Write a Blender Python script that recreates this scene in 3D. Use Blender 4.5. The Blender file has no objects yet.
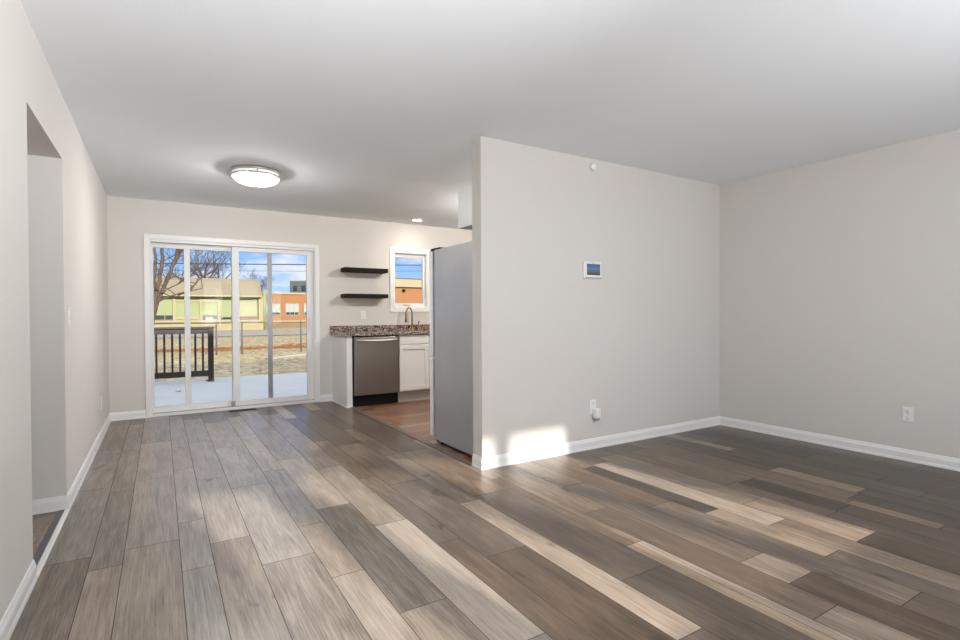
import bpy, bmesh, math, random
from mathutils import Vector, Matrix
S = bpy.context.scene
COL = S.collection
R_ = math.radians

# ------------------------------------------------------------------ camera
cam_d = bpy.data.cameras.new('camera'); cam = bpy.data.objects.new('camera', cam_d); COL.objects.link(cam)
yaw, pitch, roll = .5517, -.0109, -.0050
w = Vector((math.sin(yaw)*math.cos(pitch), math.cos(yaw)*math.cos(pitch), math.sin(pitch)))
r0 = Vector((math.cos(yaw), -math.sin(yaw), 0)); u0 = r0.cross(w)
r = math.cos(roll)*r0 + math.sin(roll)*u0; u = -math.sin(roll)*r0 + math.cos(roll)*u0
M = Matrix(((r.x, u.x, -w.x, 0), (r.y, u.y, -w.y, 0), (r.z, u.z, -w.z, 1.1392), (0, 0, 0, 1)))
cam.matrix_world = M
cam_d.sensor_fit = 'HORIZONTAL'; cam_d.sensor_width = 36; cam_d.lens = 519.06/960*36
cam_d.clip_start = .02; cam_d.clip_end = 500
S.camera = cam

# ------------------------------------------------------------------ view, world, sun, window fill lights
S.view_settings.view_transform = 'Standard'; S.view_settings.look = 'None'
S.view_settings.gamma = 1; S.view_settings.use_curve_mapping = False
S.view_settings.exposure = 0.0
S.cycles.max_bounces = 14; S.cycles.diffuse_bounces = 8; S.cycles.glossy_bounces = 5
S.cycles.transparent_max_bounces = 16; S.cycles.use_denoising = True
S.cycles.sample_clamp_indirect = 6.0; S.cycles.caustics_reflective = False; S.cycles.caustics_refractive = False

SUN_STRENGTH = 8.8
SKY_STRENGTH = 1.25
WINDOW_FILL = [('sky', 14, 0, 165, 19), ('side', 32, 28, 84, 60)]     # name, tilt, turn, spread, watts


W = bpy.data.worlds.new('sky'); S.world = W; W.use_nodes = True
nt = W.node_tree; nt.nodes.clear()
def N(nt, t, **k):
    n = nt.nodes.new(t)
    for a, b in k.items(): setattr(n, a, b)
    return n
out = N(nt, 'ShaderNodeOutputWorld'); bg = N(nt, 'ShaderNodeBackground'); tc = N(nt, 'ShaderNodeTexCoord')
sep = N(nt, 'ShaderNodeSeparateXYZ'); nt.links.new(tc.outputs['Generated'], sep.inputs[0])
ramp = N(nt, 'ShaderNodeValToRGB'); nt.links.new(sep.outputs[2], ramp.inputs[0])
cr = ramp.color_ramp; cr.elements[0].position = 0; cr.elements[0].color = (.52, .70, .94, 1)
cr.elements[1].position = .5; cr.elements[1].color = (.52, .60, .72, 1)
e = cr.elements.new(.13); e.color = (.19, .44, .86, 1); e = cr.elements.new(.22); e.color = (.26, .45, .80, 1)
mp = N(nt, 'ShaderNodeMapping'); mp.inputs['Scale'].default_value = (1, 1, 3.2); mp.inputs['Location'].default_value = (3.1, 1.2, .35)
nt.links.new(tc.outputs['Generated'], mp.inputs[0])
no = N(nt, 'ShaderNodeTexNoise'); no.inputs['Scale'].default_value = 5.5; no.inputs['Detail'].default_value = 7; no.inputs['Roughness'].default_value = .6
nt.links.new(mp.outputs[0], no.inputs['Vector'])
cl = N(nt, 'ShaderNodeValToRGB'); nt.links.new(no.outputs[0], cl.inputs[0])
cl.color_ramp.elements[0].position = .46; cl.color_ramp.elements[1].position = .62
mx = N(nt, 'ShaderNodeMixRGB'); mx.inputs[2].default_value = (.80, .82, .88, 1)
nt.links.new(cl.outputs[0], mx.inputs[0]); nt.links.new(ramp.outputs[0], mx.inputs[1])
nt.links.new(mx.outputs[0], bg.inputs[0]); bg.inputs[1].default_value = SKY_STRENGTH
nt.links.new(bg.outputs[0], out.inputs[0])

sd = Vector((-.18, 1, -.43)).normalized()
sl = bpy.data.lights.new('sun', 'SUN'); sl.energy = SUN_STRENGTH; sl.angle = R_(1.7); sl.color = (1, .95, .88)
so = bpy.data.objects.new('sun', sl); COL.objects.link(so)
so.rotation_euler = (-sd).to_track_quat('Z', 'Y').to_euler()
so.location = (4, -12, 9)

XL, XR, YB, YP, YF, H = -.48, 4.86, 6.896, 3.2285, -.90, 2.44
FRONT = [(3.00, 3.55), (2.42, 2.86), (1.60, 2.19), (.93, 1.35)]   # front window openings
ZS, ZH = .89, 2.03
for i, (a, b) in enumerate(FRONT):      # added fill lights inside each front window, standing in for daylight
    for nm, tilt, turn, spread, watts in WINDOW_FILL:
        if nm == 'side' and i < 3: continue  # extra upturned fill in the last window, added to brighten the left ceiling
        l = bpy.data.lights.new('window_fill_'+nm, 'AREA'); l.shape = 'RECTANGLE'; l.size = b-a; l.size_y = ZH-ZS
        l.energy = watts*(b-a)/.5; l.color = (.97, .98, 1); l.spread = R_(spread)
        o = bpy.data.objects.new('window_fill_'+nm, l); COL.objects.link(o); o.location = ((a+b)/2, YF+.02, (ZS+ZH)/2)
        o.rotation_euler = (R_(90+tilt), 0, R_(turn))

# ------------------------------------------------------------------ helpers
def bx(bm, x0, x1, y0, y1, z0, z1, mi=0):
    vs = [bm.verts.new(p) for p in ((x0,y0,z0),(x1,y0,z0),(x1,y1,z0),(x0,y1,z0),(x0,y0,z1),(x1,y0,z1),(x1,y1,z1),(x0,y1,z1))]
    for f in ((0,3,2,1),(4,5,6,7),(0,1,5,4),(1,2,6,5),(2,3,7,6),(3,0,4,7)):
        fc = bm.faces.new([vs[i] for i in f]); fc.material_index = mi
def NB(): return bmesh.new()
def obj(name, bm, m, parent=None, bevel=0, smooth=False, seg=2):
    me = bpy.data.meshes.new(name); bm.normal_update(); bm.to_mesh(me); bm.free()
    for q in (m if isinstance(m, (list, tuple)) else [m]): me.materials.append(q)
    o = bpy.data.objects.new(name, me); COL.objects.link(o)
    if smooth:
        for p in me.polygons: p.use_smooth = True
    if bevel:
        b = o.modifiers.new('bevel', 'BEVEL'); b.width = bevel; b.segments = seg; b.limit_method = 'ANGLE'
    if parent:
        o.parent = parent; o.matrix_parent_inverse = Matrix.Translation(-parent.location)
    return o
def box(name, x0, x1, y0, y1, z0, z1, m, parent=None, bevel=0):
    b = NB(); bx(b, x0, x1, y0, y1, z0, z1); return obj(name, b, m, parent, bevel)
def struct(o): o['kind'] = 'structure'; return o
def thing(name, label, cat, loc=(0,0,0), group=None):
    o = bpy.data.objects.new(name, None); COL.objects.link(o); o.location = loc; o.empty_display_size = .1
    o['label'] = label; o['category'] = cat
    if group: o['group'] = group
    return o
def tag(o, label, cat, group=None, kind=None):
    o['label'] = label; o['category'] = cat
    if group: o['group'] = group
    if kind: o['kind'] = kind
    return o
def tube(bm, pts, rad, n=10, caps=True, mi=0):
    pts = [Vector(p) for p in pts]
    if not isinstance(rad, (list, tuple)): rad = [rad]*len(pts)
    rings = []; up = None
    for i, p in enumerate(pts):
        d = (pts[min(i+1, len(pts)-1)]-pts[max(i-1, 0)]).normalized()
        if up is None: up = d.orthogonal().normalized()
        up = (up-d*up.dot(d)).normalized(); s = d.cross(up)
        rings.append([bm.verts.new(p+(up*math.cos(2*math.pi*k/n)+s*math.sin(2*math.pi*k/n))*rad[i]) for k in range(n)])
    for a, b in zip(rings, rings[1:]):
        for k in range(n):
            f = bm.faces.new((a[k], a[(k+1)%n], b[(k+1)%n], b[k])); f.smooth = True; f.material_index = mi
    if caps:
        bm.faces.new(rings[0][::-1]).material_index = mi; bm.faces.new(rings[-1]).material_index = mi
def lathe(bm, prof, c, n=48, axis='Z'):
    """revolve (radius, height) pairs about an axis through c"""
    rings = []
    for rr, h in prof:
        ring = []
        for k in range(n):
            a = 2*math.pi*k/n; ca, sa = rr*math.cos(a), rr*math.sin(a)
            p = {'Z': (ca, sa, h), 'Y': (ca, h, sa), 'X': (h, ca, sa)}[axis]
            ring.append(bm.verts.new((c[0]+p[0], c[1]+p[1], c[2]+p[2])))
        rings.append(ring)
    for a, b in zip(rings, rings[1:]):
        for k in range(n):
            f = bm.faces.new((a[k], a[(k+1)%n], b[(k+1)%n], b[k])); f.smooth = True
    if prof[0][0] > 1e-5: bm.faces.new(rings[0][::-1])
    if prof[-1][0] > 1e-5: bm.faces.new(rings[-1])
    bmesh.ops.recalc_face_normals(bm, faces=bm.faces)
def extrude_profile(bm, prof, path, inward):
    """prof: (offset from wall, z); path: 2D points; inward: unit normals into the room per path point (mitred)"""
    rings = [[bm.verts.new((p[0]+n[0]*o, p[1]+n[1]*o, z)) for o, z in prof] for p, n in zip(path, inward)]
    k = len(prof)
    for a, b in zip(rings, rings[1:]):
        for i in range(k): bm.faces.new((a[i], a[(i+1)%k], b[(i+1)%k], b[i]))
    bm.faces.new(rings[0]); bm.faces.new(rings[-1][::-1])
    bmesh.ops.recalc_face_normals(bm, faces=bm.faces)

def mat(name, col, rough=.5, metal=0, spec=.5, noise=None, bump=None, emit=None, coat=0):
    """noise=(scale, amount): gentle colour variation; bump=(scale, strength)"""
    m = bpy.data.materials.new(name); m.use_nodes = True; t = m.node_tree; b = t.nodes['Principled BSDF']
    b.inputs['Base Color'].default_value = (*col, 1); b.inputs['Roughness'].default_value = rough
    b.inputs['Metallic'].default_value = metal; b.inputs['Specular IOR Level'].default_value = spec
    b.inputs['Coat Weight'].default_value = coat
    tc = N(t, 'ShaderNodeTexCoord')
    if noise:
        n = N(t, 'ShaderNodeTexNoise'); n.inputs['Scale'].default_value = noise[0]; n.inputs['Detail'].default_value = 4
        t.links.new(tc.outputs['Object'], n.inputs['Vector'])
        x = N(t, 'ShaderNodeMixRGB'); x.inputs[1].default_value = (*[c*(1-noise[1]) for c in col], 1)
        x.inputs[2].default_value = (*[min(1, c*(1+noise[1])) for c in col], 1)
        t.links.new(n.outputs[0], x.inputs[0]); t.links.new(x.outputs[0], b.inputs['Base Color'])
    if bump:
        n = N(t, 'ShaderNodeTexNoise'); n.inputs['Scale'].default_value = bump[0]; n.inputs['Detail'].default_value = 5
        t.links.new(tc.outputs['Object'], n.inputs['Vector'])
        q = N(t, 'ShaderNodeBump'); q.inputs['Strength'].default_value = bump[1]; q.inputs['Distance'].default_value = .004
        t.links.new(n.outputs[0], q.inputs['Height']); t.links.new(q.outputs[0], b.inputs['Normal'])
    if emit:
        b.inputs['Emission Color'].default_value = (*emit[0], 1); b.inputs['Emission Strength'].default_value = emit[1]
    return m
def glass(name, tint, refl=1.0):
    m = bpy.data.materials.new(name); m.use_nodes = True; t = m.node_tree; t.nodes.clear()
    o = N(t, 'ShaderNodeOutputMaterial'); tr = N(t, 'ShaderNodeBsdfTransparent'); gl = N(t, 'ShaderNodeBsdfGlossy')
    tr.inputs[0].default_value = (*tint, 1); gl.inputs['Roughness'].default_value = .02
    gl.inputs[0].default_value = (refl, refl, refl, 1)
    fr = N(t, 'ShaderNodeFresnel'); fr.inputs[0].default_value = 1.45; mx = N(t, 'ShaderNodeMixShader')
    t.links.new(fr.outputs[0], mx.inputs[0]); t.links.new(tr.outputs[0], mx.inputs[1]); t.links.new(gl.outputs[0], mx.inputs[2])
    t.links.new(mx.outputs[0], o.inputs[0]); return m

M_wall = mat('greige_paint', (.69, .665, .635), .75, spec=.25, noise=(1.5, .012), bump=(180, .06))
M_ceil = mat('ceiling_paint', (.835, .87, .905), .9, spec=.2, bump=(140, .25))
M_trim = mat('white_trim_paint', (.86, .86, .86), .35, noise=(3, .01))
M_vinyl = mat('white_vinyl', (.82, .825, .83), .4, noise=(3, .01))
M_cab = mat('white_cabinet_paint', (.80, .80, .79), .4, noise=(3, .01))
M_plastic = mat('white_plastic', (.85, .85, .85), .35, noise=(20, .01))
M_slot = mat('dark_slot', (.05, .05, .05), .6)
M_grey_pl = mat('grey_plastic', (.35, .35, .35), .5)
M_nickel = mat('brushed_nickel', (.50, .48, .455), .38, .85, noise=(60, .06))
M_black = mat('black_plastic', (.006, .006, .007), .7, spec=.15, noise=(20, .2))
M_shelf = mat('dark_walnut', (.020, .015, .011), .8, spec=.15, noise=(12, .4))
M_brass = mat('aged_brass', (.36, .23, .10), .3, 1, noise=(30, .15))
M_glass = glass('clear_pane', (.985, .99, .99), .10)
M_glass_front = glass('sun_dimming_pane', (.90, .90, .90))  # grey tint weakens the sunlight coming through the front panes
M_lampglass = mat('frosted_band_glass', (.85, .84, .82), .3, emit=((1, .96, .9), .55))

def steel(name, col, rough, stretch, metal=1, amt=.12):
    m = mat(name, col, rough, metal); t = m.node_tree; b = t.nodes['Principled BSDF']
    tc = N(t, 'ShaderNodeTexCoord'); mp = N(t, 'ShaderNodeMapping'); mp.inputs['Scale'].default_value = stretch
    n = N(t, 'ShaderNodeTexNoise'); n.inputs['Scale'].default_value = 3; n.inputs['Detail'].default_value = 6
    t.links.new(tc.outputs['Object'], mp.inputs[0]); t.links.new(mp.outputs[0], n.inputs['Vector'])
    x = N(t, 'ShaderNodeMixRGB'); x.inputs[1].default_value = (*[c*(1-amt) for c in col], 1); x.inputs[2].default_value = (*[c*(1+amt) for c in col], 1)
    t.links.new(n.outputs[0], x.inputs[0]); t.links.new(x.outputs[0], b.inputs['Base Color'])
    return m
M_steel = steel('stainless_steel', (.30, .285, .27), .3, (60, 60, .6))
M_fridge_side = steel('grey_textured_steel', (.50, .50, .51), .34, (1.2, 1.2, 1.2), metal=.6, amt=.10)
M_fridge_door = steel('bright_stainless', (.85, .85, .85), .35, (30, 30, .6), metal=.15, amt=.05)

def granite():
    m = mat('speckled_granite', (.3, .25, .2), .22, coat=.2); t = m.node_tree; b = t.nodes['Principled BSDF']
    tc = N(t, 'ShaderNodeTexCoord'); v = N(t, 'ShaderNodeTexVoronoi'); v.inputs['Scale'].default_value = 95
    t.links.new(tc.outputs['Object'], v.inputs['Vector'])
    sp = N(t, 'ShaderNodeSeparateColor'); t.links.new(v.outputs['Color'], sp.inputs[0])
    r = N(t, 'ShaderNodeValToRGB'); r.color_ramp.interpolation = 'CONSTANT'; t.links.new(sp.outputs[0], r.inputs[0])
    e = r.color_ramp.elements; e[0].color = (.018, .014, .013, 1); e[1].position = .86; e[1].color = (.52, .47, .42, 1)
    for p, c in ((.24, (.13, .075, .05)), (.42, (.30, .22, .17)), (.62, (.44, .37, .31)), (.76, (.07, .055, .05))):
        q = e.new(p); q.color = (*c, 1)
    t.links.new(r.outputs[0], b.inputs['Base Color']); return m
M_granite = granite()

def wood_floor(name, dark, mid, light, along='Y'):
    """laminate: attribute 'plank' carries tone (r) and offsets (g, b); grain runs along the plank"""
    m = bpy.data.materials.new(name); m.use_nodes = True; t = m.node_tree; b = t.nodes['Principled BSDF']
    at = N(t, 'ShaderNodeAttribute'); at.attribute_name = 'plank'
    sp = N(t, 'ShaderNodeSeparateColor'); t.links.new(at.outputs['Color'], sp.inputs[0])
    tc = N(t, 'ShaderNodeTexCoord')
    off = N(t, 'ShaderNodeVectorMath', operation='SCALE'); t.links.new(at.outputs['Color'], off.inputs[0]); off.inputs['Scale'].default_value = 37
    ad = N(t, 'ShaderNodeVectorMath', operation='ADD'); t.links.new(tc.outputs['Object'], ad.inputs[0]); t.links.new(off.outputs[0], ad.inputs[1])
    def nz(sx, sy, scale, det, dist=0, rough=.55):
        mp = N(t, 'ShaderNodeMapping'); mp.inputs['Scale'].default_value = (sx, sy, 1) if along == 'Y' else (sy, sx, 1)
        t.links.new(ad.outputs[0], mp.inputs[0])
        n = N(t, 'ShaderNodeTexNoise'); n.inputs['Scale'].default_value = scale; n.inputs['Detail'].default_value = det
        n.inputs['Distortion'].default_value = dist; n.inputs['Roughness'].default_value = rough
        t.links.new(mp.outputs[0], n.inputs['Vector']); return n.outputs[0]
    fine = nz(20, .55, 9, 7, .25, .68)      # thin fibres
    fig = nz(5.2, .5, 3.0, 5, 1.3)        # cathedral figure
    blot = nz(1.3, .7, 2.2, 3, .4)        # broad tone drift
    knot = nz(4, 1.8, 2.4, 2, .3)
    def math_(op, a, bb):
        n = N(t, 'ShaderNodeMath', operation=op)
        for i, x in enumerate((a, bb)):
            if isinstance(x, (int, float)): n.inputs[i].default_value = x
            else: t.links.new(x, n.inputs[i])
        return n.outputs[0]
    v = math_('MULTIPLY', math_('SUBTRACT', fine, .5), .95)
    v = math_('ADD', v, math_('MULTIPLY', math_('SUBTRACT', fig, .5), .55))
    v = math_('ADD', v, math_('MULTIPLY', math_('SUBTRACT', blot, .5), .40))
    v = math_('ADD', v, sp.outputs[0])
    kd = math_('MULTIPLY', math_('MAXIMUM', math_('SUBTRACT', knot, .68), 0), 3.2)
    v = math_('SUBTRACT', v, kd)
    r = N(t, 'ShaderNodeValToRGB'); t.links.new(v, r.inputs[0]); e = r.color_ramp.elements
    e[0].position = 0; e[0].color = (*dark, 1); e[1].position = 1; e[1].color = (*light, 1); q = e.new(.48); q.color = (*mid, 1)
    # each plank leans a little warmer or greyer
    hs = N(t, 'ShaderNodeHueSaturation'); t.links.new(r.outputs[0], hs.inputs['Color'])
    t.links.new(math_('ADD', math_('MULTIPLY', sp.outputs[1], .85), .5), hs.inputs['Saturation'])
    t.links.new(hs.outputs[0], b.inputs['Base Color'])
    t.links.new(math_('ADD', math_('MULTIPLY', fine, .08), .28), b.inputs['Roughness'])
    b.inputs['Specular IOR Level'].default_value = .5; b.inputs['IOR'].default_value = 1.52
    bp = N(t, 'ShaderNodeBump'); bp.inputs['Strength'].default_value = .10; bp.inputs['Distance'].default_value = .002
    t.links.new(fine, bp.inputs['Height']); t.links.new(bp.outputs[0], b.inputs['Normal'])
    return m
M_floor = wood_floor('grey_brown_laminate', (.026, .017, .011), (.130, .093, .067), (.43, .335, .25))
M_kfloor = wood_floor('red_brown_laminate', (.085, .036, .018), (.22, .115, .07), (.44, .29, .21), along='X')
M_gap = mat('plank_joint', (.055, .045, .038), .8)

# ------------------------------------------------------------------ structure: floors
rng = random.Random(11)
def plank_mesh(name, cols, lo, hi, along, m, seed, length=1.22, mean=.4, spread=.22, gap=.0015, grey=(.45, .8)):
    rg = random.Random(seed); bm = NB(); lay = bm.loops.layers.float_color.new('plank')
    def quad(a0, a1, b0, b1, z, tone, mi):
        ps = ((a0, b0), (a1, b0), (a1, b1), (a0, b1))
        if along == 'X': ps = [(q, p) for p, q in ps][::-1]
        vs = [bm.verts.new((p, q, z)) for p, q in ps]; f = bm.faces.new(vs); f.material_index = mi
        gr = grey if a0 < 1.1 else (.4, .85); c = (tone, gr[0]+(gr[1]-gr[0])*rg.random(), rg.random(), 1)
        for l in f.loops: l[lay] = c
    for c in cols:
        a0, a1 = c[0], c[1]; js = list(c[2]) if len(c) > 2 else []; ts = list(c[3]) if len(c) > 3 else []
        if not js: js = [lo+rg.random()*length]
        k = js[0]-length*rg.uniform(.8, 1)
        while k > lo: js.insert(0, k); ts.insert(0, None); k -= length
        k = js[-1]+length
        while k < hi: js.append(k); k += length
        ed = [lo]+[j for j in js if lo < j < hi]+[hi]
        for i in range(len(ed)-1):
            tone = ts[i] if i < len(ts) and ts[i] is not None else min(.9, max(.06, rg.gauss(mean if not callable(mean) else mean(a0), spread)))
            quad(a0+gap, a1-gap, ed[i]+gap*1.2, ed[i+1]-gap*1.2, 0, tone, 0)
    A0, A1 = cols[0][0], cols[-1][1]
    quad(A0, A1, lo, hi, -.0012, 0, 1)
    b2 = bm
    if along == 'Y': bx(b2, A0, A1, lo, hi, -.12, -.0025, 1)
    else: bx(b2, lo, hi, A0, A1, -.12, -.0025, 1)
    return struct(obj(name, bm, [m, M_gap]))
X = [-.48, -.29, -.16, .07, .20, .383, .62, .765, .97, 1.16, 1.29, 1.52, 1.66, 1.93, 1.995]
# per column: joints (near to far) and segment tones, dining ones lightened to paint door sheen
dat = {  # columns right of the dining floor hold sunlit streaks in their tone
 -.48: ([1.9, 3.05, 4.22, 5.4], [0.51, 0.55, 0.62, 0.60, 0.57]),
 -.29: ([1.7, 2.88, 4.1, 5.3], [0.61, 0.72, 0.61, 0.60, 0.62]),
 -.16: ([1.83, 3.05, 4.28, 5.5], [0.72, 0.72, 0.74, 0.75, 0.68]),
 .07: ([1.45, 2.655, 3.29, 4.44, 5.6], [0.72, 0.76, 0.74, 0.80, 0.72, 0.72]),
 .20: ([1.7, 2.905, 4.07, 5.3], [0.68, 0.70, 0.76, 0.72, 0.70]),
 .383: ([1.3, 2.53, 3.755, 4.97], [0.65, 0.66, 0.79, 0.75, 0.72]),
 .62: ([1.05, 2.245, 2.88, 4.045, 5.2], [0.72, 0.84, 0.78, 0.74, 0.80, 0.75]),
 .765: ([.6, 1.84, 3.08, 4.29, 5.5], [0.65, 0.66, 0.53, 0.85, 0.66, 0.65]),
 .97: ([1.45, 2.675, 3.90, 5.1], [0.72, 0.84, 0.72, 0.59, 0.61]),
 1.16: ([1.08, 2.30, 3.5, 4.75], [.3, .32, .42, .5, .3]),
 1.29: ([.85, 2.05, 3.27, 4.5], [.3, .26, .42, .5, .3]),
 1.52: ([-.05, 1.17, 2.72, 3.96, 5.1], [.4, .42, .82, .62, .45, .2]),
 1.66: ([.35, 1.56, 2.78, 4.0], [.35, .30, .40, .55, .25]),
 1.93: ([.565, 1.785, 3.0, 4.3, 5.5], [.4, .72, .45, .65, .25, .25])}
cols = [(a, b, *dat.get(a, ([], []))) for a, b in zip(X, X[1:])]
plank_mesh('floor', cols, YF, YB, 'Y', M_floor, 5, mean=.5, grey=(.05, .45))  # low saturation paints the grey sheen of the door into dining planks
dat2 = {  # tones include painted sunlit bands and the shade where they end
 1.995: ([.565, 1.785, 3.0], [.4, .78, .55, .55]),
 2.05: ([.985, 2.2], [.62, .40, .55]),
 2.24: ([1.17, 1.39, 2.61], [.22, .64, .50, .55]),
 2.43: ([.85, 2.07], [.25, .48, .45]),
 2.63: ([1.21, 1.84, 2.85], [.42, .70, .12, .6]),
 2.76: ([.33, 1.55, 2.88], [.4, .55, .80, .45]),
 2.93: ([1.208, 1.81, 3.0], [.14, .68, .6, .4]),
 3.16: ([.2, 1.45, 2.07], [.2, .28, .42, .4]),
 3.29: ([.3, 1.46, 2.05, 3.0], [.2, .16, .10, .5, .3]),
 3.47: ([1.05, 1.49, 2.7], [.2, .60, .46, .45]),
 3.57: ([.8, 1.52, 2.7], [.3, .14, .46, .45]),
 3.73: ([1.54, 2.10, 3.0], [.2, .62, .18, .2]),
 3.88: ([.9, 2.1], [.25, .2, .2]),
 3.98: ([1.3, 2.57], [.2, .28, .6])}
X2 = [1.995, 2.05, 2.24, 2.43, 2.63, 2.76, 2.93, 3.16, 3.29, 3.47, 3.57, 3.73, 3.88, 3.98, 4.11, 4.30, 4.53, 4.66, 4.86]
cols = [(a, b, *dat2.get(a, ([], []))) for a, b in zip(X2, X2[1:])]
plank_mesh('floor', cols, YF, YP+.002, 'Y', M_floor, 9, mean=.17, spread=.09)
kc = []; y = YP+.12
while y < YB: kc.append((y, min(y+.125, YB))); y += .125
plank_mesh('floor', kc, 1.995, XR, 'X', M_kfloor, 21, length=.95, mean=.45, spread=.17)
# hall carpet beyond the opening
def carpet():
    m = mat('brown_carpet', (.27, .225, .20), .95, spec=.1, noise=(70, .6)); t = m.node_tree
    n = N(t, 'ShaderNodeTexNoise'); n.inputs['Scale'].default_value = 90; q = N(t, 'ShaderNodeBump')
    q.inputs['Strength'].default_value = .9; q.inputs['Distance'].default_value = .01
    t.links.new(n.outputs[0], q.inputs['Height']); t.links.new(q.outputs[0], t.nodes['Principled BSDF'].inputs['Normal']); return m
struct(box('floor', -3.2, -.515, 2.92, 3.865, -.12, .008, carpet()))
struct(box('trim_2', -.520, -.4895, 2.925, 3.86, -.01, .010, mat('grey_metal_strip', (.16, .16, .17), .4, .6, noise=(40, .1)), bevel=.003))
struct(box('trim_3', -.489, -.465, 2.925, 3.86, -.01, .012, M_trim, bevel=.004))
# reducer strip between dining floor and kitchen floor
b = NB(); bx(b, 1.972, 2.030, YP+.13, 6.26, -.001, .007)
struct(obj('trim_1', b, mat('reducer_strip', (.14, .105, .085), .4, noise=(9, .35)), bevel=.004))

# ------------------------------------------------------------------ structure: walls
def wall(name, boxes, m=M_wall):
    b = NB()
    for q in boxes: bx(b, *q)
    return struct(obj(name, b, m))
T = .12; EX = .14
OY0, OY1, OZ = 2.92, 3.865, 2.06
wall('wall_left', [(XL-T, XL, YF-.14, OY0, 0, H), (XL-T, XL, OY1, YB+EX, 0, H), (XL-T, XL, OY0, OY1, OZ, H),
                   (-3.3, XL-T, OY0-.1, OY0, 0, H), (-3.3, XL-T, OY1, OY1+.1, 0, H), (-3.3, -3.2, OY0, OY1, 0, H),
                   (-3.2, XL-T, OY0, OY1, OZ, H)])
DX0, DX1, DZ = -.105, 1.725, 2.01
WX0, WX1, WZ0, WZ1 = 2.82, 3.335, 1.245, 2.025
wall('wall_back', [(XL, DX0, YB, YB+EX, 0, H), (DX0, DX1, YB, YB+EX, DZ, H), (DX1, WX0, YB, YB+EX, 0, H),
                   (WX0, WX1, YB, YB+EX, 0, WZ0), (WX0, WX1, YB, YB+EX, WZ1, H), (WX1, XR+.14, YB, YB+EX, 0, H)])
wall('wall_partition', [(2.0, XR, YP, YP+.127, 0, H)])
wall('wall_right', [(XR, XR+.14, YF-.14, YB, 0, H)])
fr = [(XL, FRONT[3][0], YF-.14, YF, 0, H)]
xs = sorted(FRONT)
for i, (a, b_) in enumerate(xs):
    fr += [(a, b_, YF-.14, YF, 0, ZS), (a, b_, YF-.14, YF, ZH, H)]
    nx = xs[i+1][0] if i < 3 else XR
    fr.append((b_, nx, YF-.14, YF, 0, H))
wall('wall_front', fr)
struct(box('ceiling', -3.3, XR+.14, YF-.14, YB+EX, H, H+.15, M_ceil))
struct(box('roof', -3.6, XR+.5, YF-.5, YB+.25, H+.151, H+.22, mat('roof_felt', (.12, .12, .12), .9, noise=(5, .2))))

# baseboards
PROF = [(0, 0), (.015, 0), (.015, .008), (.013, .018), (.011, .022), (.011, .060), (.009, .068), (.006, .076), (.005, .084), (.002, .089), (0, .089)]
def baseboard(name, path, nrm):
    b = NB(); extrude_profile(b, PROF, path, nrm); return struct(obj(name, b, M_trim))
baseboard('baseboard_left', [(XL, YF), (XL, OY0)], [(1, 1), (1, 0)])
baseboard('baseboard_left', [(-3.2, OY1), (XL, OY1), (XL, YB)], [(0, -1), (1, -1), (1, -1)])
baseboard('baseboard_back', [(XL, YB), (DX0-.047, YB)], [(1, -1), (0, -1)])
baseboard('baseboard_back', [(DX1+.047, YB), (1.932, YB)], [(0, -1), (0, -1)])
baseboard('baseboard_partition', [(2.0, YP+.127), (2.0, YP), (XR, YP)], [(-1, 0), (-1, -1), (-1, -1)])
baseboard('baseboard_right', [(XR, YP), (XR, YF)], [(-1, -1), (-1, 1)])
baseboard('baseboard_front', [(XR, YF), (XL, YF)], [(-1, 1), (1, 1)])

# ------------------------------------------------------------------ sliding glass door
def frame_boxes(b, x0, x1, z0, z1, y0, y1, l, r_, t_, bt):
    bx(b, x0, x0+l, y0, y1, z0, z1); bx(b, x1-r_, x1, y0, y1, z0, z1)
    bx(b, x0+l, x1-r_, y0, y1, z1-t_, z1); bx(b, x0+l, x1-r_, y0, y1, z0, z0+bt)
d = bpy.data.objects.new('door_1', None); COL.objects.link(d); d.location = (.81, YB+.05, 0); struct(d)
b = NB(); x0, x1 = DX0-.047, DX1+.047
bx(b, x0, DX0+.004, YB-.016, YB, 0, DZ+.047); bx(b, DX1-.004, x1, YB-.016, YB, 0, DZ+.047); bx(b, DX0+.004, DX1-.004, YB-.016, YB, DZ-.004, DZ+.047)
obj('door_casing', b, M_trim, d, .004)
b = NB(); frame_boxes(b, DX0, DX1, 0, DZ, YB+.001, YB+EX-.002, .018, .018, .035, .035)
obj('door_frame', b, M_vinyl, d, .003)
# fixed panel outside, sliding panel inside
def panel(name, x0, x1, y0, y1, l, r_, bar, by, top=.055, bot=.065):
    b = NB(); frame_boxes(b, x0, x1, .035, DZ-.035, y0, y1, l, r_, top, bot)
    p = obj(name, b, M_vinyl, d, .004)
    g = NB(); bx(g, x0+l, x1-r_, y0+.012, y0+.016, .035+bot, DZ-.035-top); obj('glass_pane', g, M_glass, p)
    q = NB(); bx(q, bar[0], bar[1], by, by+.014, .035+bot*.7, DZ-.05); obj('muntin_bar', q, M_vinyl, p, .003)
    return p
fx = panel('fixed_panel', DX0+.018, .815, YB+.085, YB+.115, .022, .075, (.240, .299), YB+.079)
sp = panel('sliding_panel', .742, DX1-.018, YB+.035, YB+.070, .078, .085, (1.150, 1.207), YB+.072)
b = NB(); bx(b, 1.655, 1.675, YB+.012, YB+.035, .93, 1.12); bx(b, 1.660, 1.670, YB+.004, YB+.014, .96, 1.09)
obj('door_handle', b, M_plastic, sp, .004)
b = NB(); bx(b, DX0+.02, DX1-.02, YB+.004, YB+.030, .034, .042); bx(b, .72, .765, YB+.018, YB+.036, .04, .10)
obj('door_track', b, M_grey_pl, d)

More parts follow.
